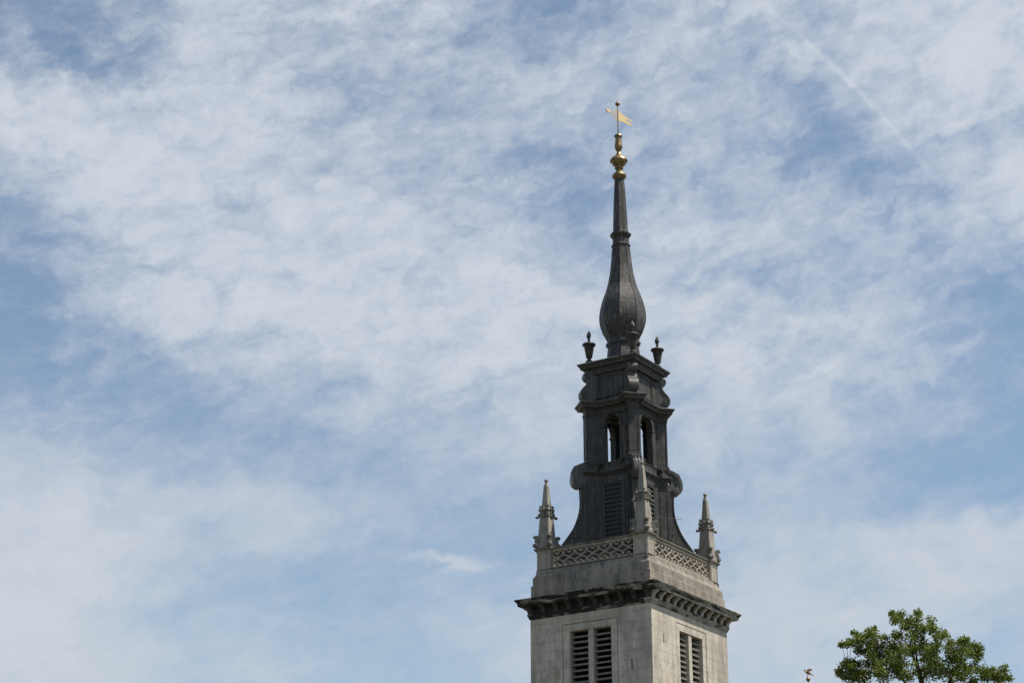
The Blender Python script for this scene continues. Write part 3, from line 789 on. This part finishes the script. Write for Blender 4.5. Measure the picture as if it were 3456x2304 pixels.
for sx, sy in CORN:
    o, d, t = corner_frame(sx, sy); ang = math.atan2(d.y, d.x)
    k = MB(); L_ = 0.80
    k.box(o - d * (L_ / 2) + UP * 29.62, (L_, FW, 2.36), ang)
    # moulded base
    for (gr, z_, h_) in ((0.075, 28.46, 0.08), (0.045, 28.535, 0.07), (0.018, 28.60, 0.06)):
        k.box(o - d * (L_ / 2 - gr / 2) + UP * z_, (L_ + gr, FW + 2 * gr, h_), ang)
    # raised edges of the sheet panels
    k.strip([(-FW / 2 + .018, 28.66), (FW / 2 - .018, 28.66), (FW / 2 - .018, 30.66), (-FW / 2 + .018, 30.66)], o + d * 0.004, t, UP, 0.034, 0.04, True)
    for s_ in (-1, 1):
        k.strip([(-0.03, 28.66), (-0.03, 30.66), (-0.46, 30.66), (-0.46, 28.66)], o + t * (s_ * (FW / 2 + .004)), d, UP, 0.03, 0.035, True)
    k.obj('pier', M['lead'], lantern)

# cornice of the arcade, breaking forward over the piers
k = MB()
k.sweep(PLAN, [(-0.3, 30.66), (0.035, 30.66), (0.035, 30.74), (0.055, 30.76), (0.06, 30.80), (0.02, 30.82), (0.02, 30.93), (0.06, 30.97), (0.10, 31.02), (0.24, 31.04), (0.25, 31.12), (0.285, 31.15), (0.325, 31.22), (0.335, 31.235), (0.335, 31.265), (0.05, 31.40), (-0.3, 31.47)])
k.obj('arcade_cornice', M['lead'], lantern)
k = MB()
k.sweep(PLAN, [(0.30, 31.273), (0.338, 31.258), (0.338, 31.272), (0.30, 31.29)], False, False)
k.obj('sunlit_edge', M['lead_sunlit'], lantern)  # pale strip, sunlight painted on the cornice lip

# attic with sunk panels and S-scrolls
k = MB()
k.sweep(rect(LX - .02, LY - .02), [(-.2, 31.35), (0.05, 31.35), (0.05, 31.45), (0.0, 31.48), (0.0, 32.72)])
for (ox, oy, eu_, hw_) in ((-LX + .02, 0, (0, 1, 0), .60), (LX - .02, 0, (0, 1, 0), .60), (0, -LY + .02, (1, 0, 0), .60), (0, LY - .02, (1, 0, 0), .60)):
    o_ = Vector((ox, oy, 0))
    k.strip([(-hw_ - .03, 31.60), (hw_ + .03, 31.60), (hw_ + .03, 32.53), (-hw_ - .03, 32.53)], o_, eu_, UP, 0.07, 0.07, True)
    k.strip([(-hw_ - .22, 31.5), (-hw_ - .22, 32.7)], o_, eu_, UP, 0.30, 0.09); k.strip([(hw_ + .22, 31.5), (hw_ + .22, 32.7)], o_, eu_, UP, 0.30, 0.09)
    k.strip([(-hw_, 32.64), (hw_, 32.64)], o_, eu_, UP, 0.14, 0.08)
k.obj('attic', M['lead'], lantern)
for sx, sy in CORN:
    o, d, t = corner_frame(sx, sy)
    k = MB()
    S = [(-0.75, 32.86), (-0.20, 32.86), (-0.06, 32.84), (0.03, 32.77), (0.065, 32.67), (0.04, 32.55), (-0.03, 32.47), (-0.12, 32.42), (-0.12, 32.34), (-0.06, 32.22), (0.04, 32.10), (0.16, 31.97), (0.235, 31.82), (0.235, 31.66), (0.17, 31.52), (0.06, 31.43), (-0.75, 31.38)]
    S = S[:1] + smooth_path(S[1:16], 3) + S[16:]
    k.extrude(S, o, d, UP, 0.37)
    for s_ in (-1, 1):
        so = o + t * (s_ * 0.185)
        k.strip([(p[0] - .03, p[1]) for p in S[5:42]], so, d, UP, 0.05, 0.09)
        for (cx_, cz_, r_) in ((-0.135, 32.65, 0.165), (0.02, 31.70, 0.19)):
            sp_ = [(r_ * (1 - i / 20) * math.cos(i * .65 + .5), r_ * (1 - i / 20) * math.sin(i * .65 + .5)) for i in range(17)]
            k.strip(sp_, so + d * cx_ + UP * cz_, d, UP, 0.04, 0.10)
            k.extrude([(math.cos(q * math.pi / 5) * r_ * .22, math.sin(q * math.pi / 5) * r_ * .22) for q in range(10)], so + d * cx_ + UP * cz_, d, UP, 0.11)
    k.obj('s_scroll', M['lead_roll'], lantern, smooth=True, angle=40)
k = MB()
k.sweep(rect(1.33, 1.25), [(-.4, 32.69), (0.0, 32.69), (0.0, 32.80), (0.03, 32.84), (0.04, 32.90), (0.10, 32.95), (0.20, 32.985), (0.21, 33.06), (0.245, 33.09), (0.29, 33.16), (0.305, 33.18), (0.305, 33.215), (0.0, 33.36), (-0.3, 33.50)])
k.obj('attic_cornice', M['lead'], lantern)
k = MB()
k.sweep(rect(1.33, 1.25), [(0.27, 33.236), (0.309, 33.208), (0.309, 33.224), (0.27, 33.25)], False, False)
k.obj('sunlit_edge', M['lead_sunlit'], lantern)  # pale strip, sunlit roof edge put in as colour

# flaming urns
UR = MB()
UR.lathe([(0.17, 33.40), (0.17, 33.455), (0.125, 33.49), (0.09, 33.54), (0.085, 33.60), (0.11, 33.615), (0.15, 33.635), (0.155, 33.665), (0.13, 33.69), (0.15, 33.71), (0.165, 33.76), (0.235, 34.19), (0.25, 34.205), (0.29, 34.22), (0.315, 34.25), (0.315, 34.28), (0.29, 34.315), (0.20, 34.35), (0.10, 34.39), (0.055, 34.43), (0.04, 34.47), (0.07, 34.49), (0.075, 34.515), (0.045, 34.54), (0.04, 34.56)], 20)
urn = UR.obj('urn', M['lead'], lantern, smooth=True, angle=50)
FL = MB(); FL.lathe([(0.04, 34.55), (0.075, 34.60), (0.10, 34.68), (0.105, 34.74), (0.085, 34.82), (0.05, 34.90), (0.015, 34.97)], 9)
for i, p in enumerate(FL.v):
    a = math.atan2(p[1], p[0]) + (p[2] - 34.55) * 2.6; r = math.hypot(p[0], p[1]) * (1 + .16 * math.cos(3 * math.atan2(p[1], p[0]))); FL.v[i] = (r * math.cos(a), r * math.sin(a), p[2])
FL.obj('flame', M['lead'], urn)
urn.location = (-1.17, -1.16, 0)
for sx, sy in CORN[1:]: dup(urn, lantern, (sx * 1.17, sy * 1.16, 0))

# ------------------------------------------------------------------ lead spire: octagon with a swelling bulb
V8 = math.cos(math.pi / 8)
def oct_(m_b, prof): m_b.lathe([(r / 0.985, z) for r, z in prof], 8, (0, 0), math.pi / 8)
sp_prof = [(0.86, 33.36), (0.80, 33.5), (0.77, 33.75), (0.745, 34.02), (0.715, 34.26), (0.745, 34.28), (0.80, 34.36), (0.815, 34.43), (0.79, 34.50), (0.735, 34.55), (0.72, 34.58), (0.728, 34.63), (0.835, 34.84), (0.915, 35.0), (0.985, 35.20), (1.045, 35.42), (1.073, 35.62), (1.076, 35.75), (1.065, 35.95), (1.03, 36.2), (0.975, 36.45), (0.905, 36.69), (0.84, 36.87), (0.77, 37.06), (0.70, 37.27), (0.642, 37.49), (0.59, 37.74), (0.55, 37.95), (0.515, 38.17), (0.487, 38.4), (0.458, 38.7), (0.435, 39.0), (0.42, 39.26), (0.415, 39.33), (0.445, 39.36), (0.46, 39.40), (0.46, 39.44), (0.405, 39.475), (0.39, 39.6), (0.378, 39.78), (0.40, 39.80), (0.495, 39.93), (0.508, 39.96), (0.508, 40.01), (0.46, 40.035), (0.372, 40.05), (0.358, 40.16), (0.343, 40.57), (0.312, 41.35), (0.279, 42.10), (0.245, 42.65), (0.226, 42.92)]
k = MB(); oct_(k, sp_prof)
spire = k.obj('spire', M['lead_spire'], tower)
k = MB()
sh_ = sp_prof[10:33]
for j in range(8):
    an = math.pi / 8 + j * math.pi / 4
    k.tube([(math.cos(an) * r / .985, math.sin(an) * r / .985, z) for r, z in sh_], 0.016, 5)
k.obj('seam_roll', M['lead_spire'], spire, smooth=True)
k = MB()
k.lathe([(0.18, 42.88), (0.235, 42.925), (0.30, 42.98), (0.345, 43.05), (0.348, 43.11), (0.31, 43.17), (0.22, 43.24), (0.155, 43.32), (0.138, 43.38), (0.145, 43.43), (0.195, 43.46), (0.208, 43.50), (0.20, 43.54), (0.175, 43.57), (0.20, 43.60), (0.285, 43.67), (0.345, 43.76), (0.37, 43.84), (0.372, 43.90)], 28)
# overhanging scalloped lid
n_ = 32; vs = []
for (r, z, amp) in ((0.36, 43.90, 0), (0.425, 43.885, .035), (0.405, 43.955, .02), (0.36, 44.02, 0), (0.30, 44.09, 0), (0.22, 44.15, 0), (0.155, 44.19, 0), (0.15, 44.23, 0), (0.115, 44.28, 0), (0.08, 44.37, 0), (0.078, 44.40, 0), (0.115, 44.44, 0), (0.125, 44.48, 0), (0.165, 44.53, 0), (0.195, 44.62, 0), (0.19, 44.70, 0), (0.17, 44.83, 0), (0.152, 45.0, 0), (0.15, 45.12, 0), (0.155, 45.20, 0), (0.20, 45.23, .035), (0.175, 45.29, .01), (0.05, 45.31, 0)):
    for j in range(n_):
        a = 2 * math.pi * j / n_; zz_ = z - amp * abs(math.sin(4 * a)); vs.append((math.cos(a) * r, math.sin(a) * r, zz_))
k.add(vs, [(i * n_ + j, i * n_ + (j + 1) % n_, (i + 1) * n_ + (j + 1) % n_, (i + 1) * n_ + j) for i in range(22) for j in range(n_)] + [tuple(22 * n_ + j for j in range(n_))])
k.obj('finial', M['gold'], spire, smooth=True, angle=50)

# ------------------------------------------------------------------ gilded banner vane on the finial
dd = Vector((TX, TY)).normalized(); lt = Vector((dd.y, -dd.x))
vdir = lt * math.cos(R(43)) + dd * math.sin(R(43))
vane = empty('weathervane', (TX, TY, 45.30), math.atan2(vdir.y, vdir.x))
tag(vane, 'gilded swallow-tailed banner weathervane with ball on the spire tip', 'weathervane')
ZV = 45.30
k = MB(); k.tube([(0, 0, -0.02), (0, 0, 1.30)], 0.030, 8); k.tube([(0, 0, 1.30), (0, 0, 1.85)], [0.026, 0.02], 8); k.tube([(0, 0, 1.78), (0, 0, 1.96)], [0.012, 0.006], 6)
k.obj('rod', M['gold'], vane, smooth=True)
k = MB(); k.sphere((0, 0, 46.98 - ZV), 0.116, 20, 12); k.obj('ball', M['gold'], vane, smooth=True)
BANNER = [(0.02, 46.62), (0.198, 46.555), (0.42, 46.49), (0.645, 46.44), (0.832, 46.40), (1.001, 46.37), (0.905, 46.315), (0.735, 46.31), (0.55, 46.315), (0.505, 46.285), (0.60, 46.245), (0.789, 46.215), (0.939, 46.18), (1.005, 46.133), (0.86, 46.086), (0.634, 46.09), (0.41, 46.105), (0.185, 46.095), (0.02, 46.075)]
k = MB(); k.extrude([(x, z - ZV) for x, z in BANNER], (0, 0, 0), (1, 0, 0), UP, 0.016); k.obj('banner', M['gold_leaf'], vane)
k = MB()
FRAME = [(-0.02, 46.62), (-0.15, 46.625), (-0.27, 46.56), (-0.34, 46.45), (-0.345, 46.30), (-0.29, 46.19), (-0.18, 46.14), (-0.02, 46.12)]
k.strip([(x, z - ZV) for x, z in FRAME], (0, 0, 0), (1, 0, 0), UP, 0.035, 0.022)
k.strip([(-0.02, 46.50 - ZV), (-0.12, 46.53 - ZV), (-0.20, 46.46 - ZV), (-0.17, 46.38 - ZV), (-0.10, 46.40 - ZV)], (0, 0, 0), (1, 0, 0), UP, 0.028, 0.02)
k.strip([(-0.02, 46.25 - ZV), (-0.11, 46.21 - ZV), (-0.19, 46.27 - ZV), (-0.17, 46.34 - ZV)], (0, 0, 0), (1, 0, 0), UP, 0.028, 0.02)
k.strip([(-0.02, 46.385 - ZV), (-0.35, 46.385 - ZV), (-0.60, 46.40 - ZV)], (0, 0, 0), (1, 0, 0), UP, 0.04, 0.03)
k.extrude([(x, z - ZV) for x, z in [(-0.52, 46.415), (-0.50, 46.46), (-0.58, 46.53), (-0.68, 46.46), (-0.80, 46.43), (-0.72, 46.36), (-0.63, 46.29), (-0.55, 46.345), (-0.52, 46.385)]], (0, 0, 0), (1, 0, 0), UP, 0.05)
k.obj('pointer', M['gold_leaf'], vane)

# ------------------------------------------------------------------ television aerial clamped to the lantern
ax_ = Vector((tower.location.x, tower.location.y, 0)); rz_ = Matrix.Rotation(TRZ, 3, 'Z')
base = ax_ + rz_ @ Vector((-0.79, -1.9, 0))
aer = empty('television_aerial', (base.x, base.y, 25.63), TRZ)
tag(aer, 'thin grey television aerial on a long boom beside the louvred lantern', 'aerial')
k = MB(); A0, A1 = Vector((0, 0, 0)), Vector((2.42, 0, 0.46))
k.tube([A0, A1], 0.010, 6); k.tube([Vector((0.0, 0, -0.0)), Vector((0.02, 0.85, -0.02))], 0.012, 6)
k.obj('boom', M['steel'], aer)
for q in (0.42, 0.62, 0.85, 0.985):
    k = MB(); p = A0.lerp(A1, q); hl = 0.11 if q > .6 else 0.08
    k.tube([p + Vector((0, 0, -hl)), p + Vector((0, 0, hl))], 0.006, 5); k.obj('element', M['steel'], aer)

# ------------------------------------------------------------------ far steeple with its dragon vane
S0 = Vector((36.02, 240.0, 0))
st = empty('church_steeple', S0, 0.0)
tag(st, 'distant stone steeple, only its dark tip showing at the bottom edge beside the tree', 'steeple')
k = MB(); k.box((0, 0, 15), (8.5, 8.5, 30)); k.sweep(rect(4.25, 4.25), [(0, 29.6), (.5, 29.8), (.5, 30.4), (-.4, 30.7)]); k.obj('tower_stage', M['far_stone'], st)
k = MB(); k.lathe([(3.6, 30.4), (3.6, 36.5), (3.0, 36.8), (2.4, 37.2), (2.3, 41.0), (1.9, 41.4), (1.5, 42.0), (0.9, 45.0), (0.30, 48.3), (0.22, 48.8)], 12); k.obj('spire', M['far_stone'], st)
dv = empty('dragon_weathervane', S0 + Vector((0, 0, 48.78)), 0.0)
tag(dv, 'small winged dragon weathervane over a copper ball, far off left of the tree', 'weathervane')
k = MB(); k.lathe([(0.24, 0.0), (0.13, 0.10), (0.06, 0.22), (0.05, 0.36)], 12); k.tube([(-.02, 0, 0.3), (-.06, 0, 1.34)], 0.05, 6); k.obj('rod', M['bronze'], dv, smooth=True)
k = MB(); k.sphere((-.02, 0, 0.59), 0.27, 20, 12); k.obj('ball', M['bronze'], dv, smooth=True)
k = MB(); zo = 48.78; xo = 36.02
body = [(35.52, 50.44, .06), (35.60, 50.50, .085), (35.70, 50.39, .07), (35.80, 50.27, .11), (35.95, 50.19, .17), (36.12, 50.12, .17), (36.25, 50.05, .12), (36.36, 49.98, .08), (36.50, 49.975, .06), (36.57, 49.90, .05), (36.62, 49.82, .045), (36.80, 49.77, .03)]
k.tube([(x - xo, 0, z - zo) for x, z, r in body], [r for x, z, r in body], 10)
k.tube([(35.80 - xo, 0, 50.18 - zo), (35.70 - xo, -.03, 50.17 - zo)], [.05, .03], 6)
k.obj('dragon', M['bronze'], dv, smooth=True)
for s_ in (-1, 1):
    k = MB()
    k.extrude([(35.93 - xo, 50.25 - zo), (35.90 - xo, 50.38 - zo), (35.825 - xo, 50.48 - zo), (36.06 - xo, 50.61 - zo), (36.24 - xo, 50.65 - zo), (36.45 - xo, 50.575 - zo), (36.59 - xo, 50.495 - zo), (36.36 - xo, 50.41 - zo), (36.20 - xo, 50.36 - zo), (36.14 - xo, 50.22 - zo)], (0, s_ * .16, 0), (1, 0, 0), UP, 0.03)
    k.obj('wing', M['bronze'], dv)

# ------------------------------------------------------------------ tree
TREE = """14.62 19.06 0.14, 14.83 18.91 0.16, 15.03 19.06 0.14, 15.28 18.91 0.18, 15.55 19.00 0.16, 14.71 18.79 0.18, 15.15 18.68 0.20, 15.49 18.71 0.20, 16.02 18.71 0.18, 16.17 18.67 0.12, 15.82 18.52 0.20, 14.94 18.37 0.20, 15.32 18.37 0.24, 15.68 18.25 0.24, 16.15 18.45 0.22, 16.36 18.29 0.18, 16.50 18.14 0.16, 14.59 18.14 0.16, 14.77 18.03 0.20, 15.10 17.99 0.22, 15.47 17.95 0.24, 15.93 17.99 0.24, 16.30 17.95 0.20, 14.93 17.73 0.24, 15.34 17.65 0.24, 15.82 17.65 0.24, 16.20 17.68 0.24, 16.58 17.72 0.18, 13.14 18.34 0.12, 13.24 18.18 0.16, 13.67 18.41 0.14, 13.82 18.41 0.12, 13.73 18.22 0.18, 13.50 18.11 0.18, 13.98 18.07 0.18, 14.21 18.07 0.16, 12.58 17.84 0.15, 12.80 17.84 0.16, 13.00 17.96 0.16, 13.19 17.96 0.20, 13.40 17.84 0.24, 13.71 17.88 0.24, 14.00 17.84 0.24, 14.30 17.84 0.22, 13.24 17.62 0.18, 13.57 17.58 0.20, 13.91 17.50 0.24, 14.24 17.54 0.24, 14.51 17.58 0.20, 14.71 17.80 0.16, 13.52 17.24 0.20, 13.74 17.27 0.20, 14.00 17.20 0.22, 14.34 17.24 0.24, 14.72 17.35 0.24, 14.47 16.97 0.24, 14.09 16.97 0.24, 13.79 16.90 0.20, 14.85 17.12 0.20, 12.84 17.20 0.18, 12.99 17.16 0.16, 12.64 17.05 0.18, 12.52 16.83 0.20, 12.82 16.90 0.22, 13.11 16.83 0.24, 13.33 16.75 0.20, 13.17 17.13 0.16, 12.65 16.60 0.18, 12.95 16.60 0.24, 13.39 16.56 0.24, 13.81 16.60 0.24, 14.22 16.64 0.28, 14.67 16.67 0.28, 15.02 16.90 0.20, 15.11 16.63 0.24, 15.84 17.35 0.24, 16.18 17.34 0.24, 16.48 17.42 0.22, 16.92 17.72 0.16, 17.07 17.76 0.16, 17.21 17.64 0.20, 17.48 17.80 0.18, 17.67 17.80 0.16, 17.85 17.72 0.16, 17.80 17.49 0.16, 17.82 17.34 0.14, 17.57 17.49 0.20, 16.89 17.46 0.20, 17.26 17.34 0.24, 16.94 17.16 0.24, 16.57 17.12 0.24, 16.19 17.01 0.28, 15.81 17.01 0.24, 15.71 16.67 0.28, 16.09 16.67 0.28, 16.54 16.74 0.28, 16.99 16.82 0.24, 17.38 17.04 0.20, 17.60 17.00 0.18, 17.28 16.67 0.24, 16.89 16.52 0.24, 17.85 16.82 0.18, 17.99 16.74 0.18, 18.15 16.81 0.16, 18.20 16.63 0.20, 17.90 16.55 0.20, 18.39 16.59 0.18, 18.64 16.89 0.16, 18.66 16.70 0.18, 18.53 16.51 0.22, 18.79 16.48 0.16, 17.64 16.52 0.18, 15.60 17.20 0.16"""
cl = [tuple(float(q) for q in t.split()) for t in TREE.split(',')]
YT = 75.0
tb = Vector((15.55, YT, 0))
tree = empty('tree', tb, 0.0)
tag(tree, 'leafy green broadleaf tree top at the lower right edge', 'tree')
tk = MB()
def TP(x, z, y=0.0): return Vector((x - tb.x, y, z))
main = [TP(15.50, 0), TP(15.62, 3, .1), TP(15.58, 8, .0), TP(15.60, 13, .1), TP(15.56, 16.37), TP(15.50, 16.82), TP(15.36, 17.2, -.05), TP(15.27, 17.5), TP(15.24, 17.84, .05), TP(15.37, 18.37), TP(15.30, 18.8)]
mr = [.36, .30, .24, .16, .10, .085, .065, .05, .04, .025, .012]
tk.tube(main, mr, 9)
sec = [TP(15.50, 16.82), TP(15.473, 17.35, .15), TP(15.476, 17.99, .2), TP(15.48, 18.48, .1)]
tk.tube(sec, [.06, .045, .03, .012], 6)
lbr = [TP(15.58, 14.6), TP(14.9, 16.3, -.3), TP(14.30, 17.2, -.4), TP(14.125, 17.43, -.35), TP(14.02, 17.58, -.35), TP(13.75, 18.15, -.3)]
tk.tube(lbr, [.085, .055, .036, .028, .02, .01], 7)
rbr = [TP(15.58, 14.0), TP(16.3, 15.9, .3), TP(16.9, 16.8, .35), TP(17.2, 17.4, .3), TP(17.35, 17.75, .2)]
tk.tube(rbr, [.10, .07, .045, .03, .012], 7)
lb2 = [TP(15.58, 13.2), TP(14.3, 15.2, .4), TP(13.2, 16.5, .3), TP(12.75, 17.1, .2)]
tk.tube(lb2, [.08, .05, .03, .012], 7)
rb2 = [TP(15.6, 12.6), TP(17.0, 14.8, -.3), TP(18.0, 16.3, -.2), TP(18.25, 16.9, -.1)]
tk.tube(rb2, [.10, .07, .035, .012], 7)
nodes = []
for br_ in (main[3:], sec, lbr, rbr, lb2, rb2):
    for a, b in zip(br_[:-1], br_[1:]):
        for i in range(5): nodes.append(a.lerp(b, i / 5))
rnd = random.Random(11)
lf = MB(); lf.keep = True
def leaf(p, size, rn):
    nrm = Vector((rn.gauss(0, .7), rn.gauss(0, .7), rn.gauss(.55, .5))).normalized()
    a = nrm.cross(Vector((rn.gauss(0, 1), rn.gauss(0, 1), rn.gauss(0, 1)))).normalized(); b = nrm.cross(a)
    L_, W = size, size * rn.uniform(.62, .85); f_ = -nrm * size * rn.uniform(.05, .22)
    lf.add([p - a * L_ * .5, p - a * L_ * .12 + b * W * .5 + f_, p + a * L_ * .25 + b * W * .36 + f_, p + a * L_ * .55 + f_ * .6, p + a * L_ * .25 - b * W * .36 + f_, p - a * L_ * .12 - b * W * .5 + f_],
           [(0, 1, 2, 3), (0, 3, 4, 5)])
for (x, z, r) in cl:
    for rep in range(2):
        y = rnd.uniform(-1.0, 1.0) * (1.3 if z < 18 else .8) * (0.35 if abs(x - 15.4) > 1.9 else 1.0)
        c = TP(x, z, y)
        if rep == 0:
            best = min(nodes, key=lambda q: (q - c).length + max(0, q.z - c.z + .15) * 3)
            mid_ = best.lerp(c, .55) + Vector((0, 0, -.05))
            tk.tube([best, mid_, c], [.016, .010, .005], 5, False)
        n_l = int(1900 * r * r + 28)
        for i in range(n_l):
            p = Vector((rnd.gauss(0, .5), rnd.gauss(0, .5), rnd.gauss(0, .44)))
            if p.length > 1.1: p = p.normalized() * rnd.uniform(.5, 1.1)
            leaf(c + p * r * 1.16, rnd.uniform(.055, .105), rnd)
# the rest of the crown, below the picture
for i in range(150):
    a = rnd.uniform(0, 2 * math.pi); rr_ = math.sqrt(rnd.random()); z = rnd.uniform(8.6, 15.3)
    wd_ = 4.6 * math.sin(min(1, (z - 7.5) / 8) * math.pi * .62 + .35)
    c = Vector((math.cos(a) * rr_ * wd_ * .85, math.sin(a) * rr_ * wd_ * .75, z))
    for j in range(46):
        p = Vector((rnd.gauss(0, .5), rnd.gauss(0, .5), rnd.gauss(0, .38)))
        leaf(c + p, rnd.uniform(.14, .22), rnd)
tk.obj('trunk', M['bark'], tree, smooth=True, angle=80)
lf.obj('crown', M['leaf'], tree)
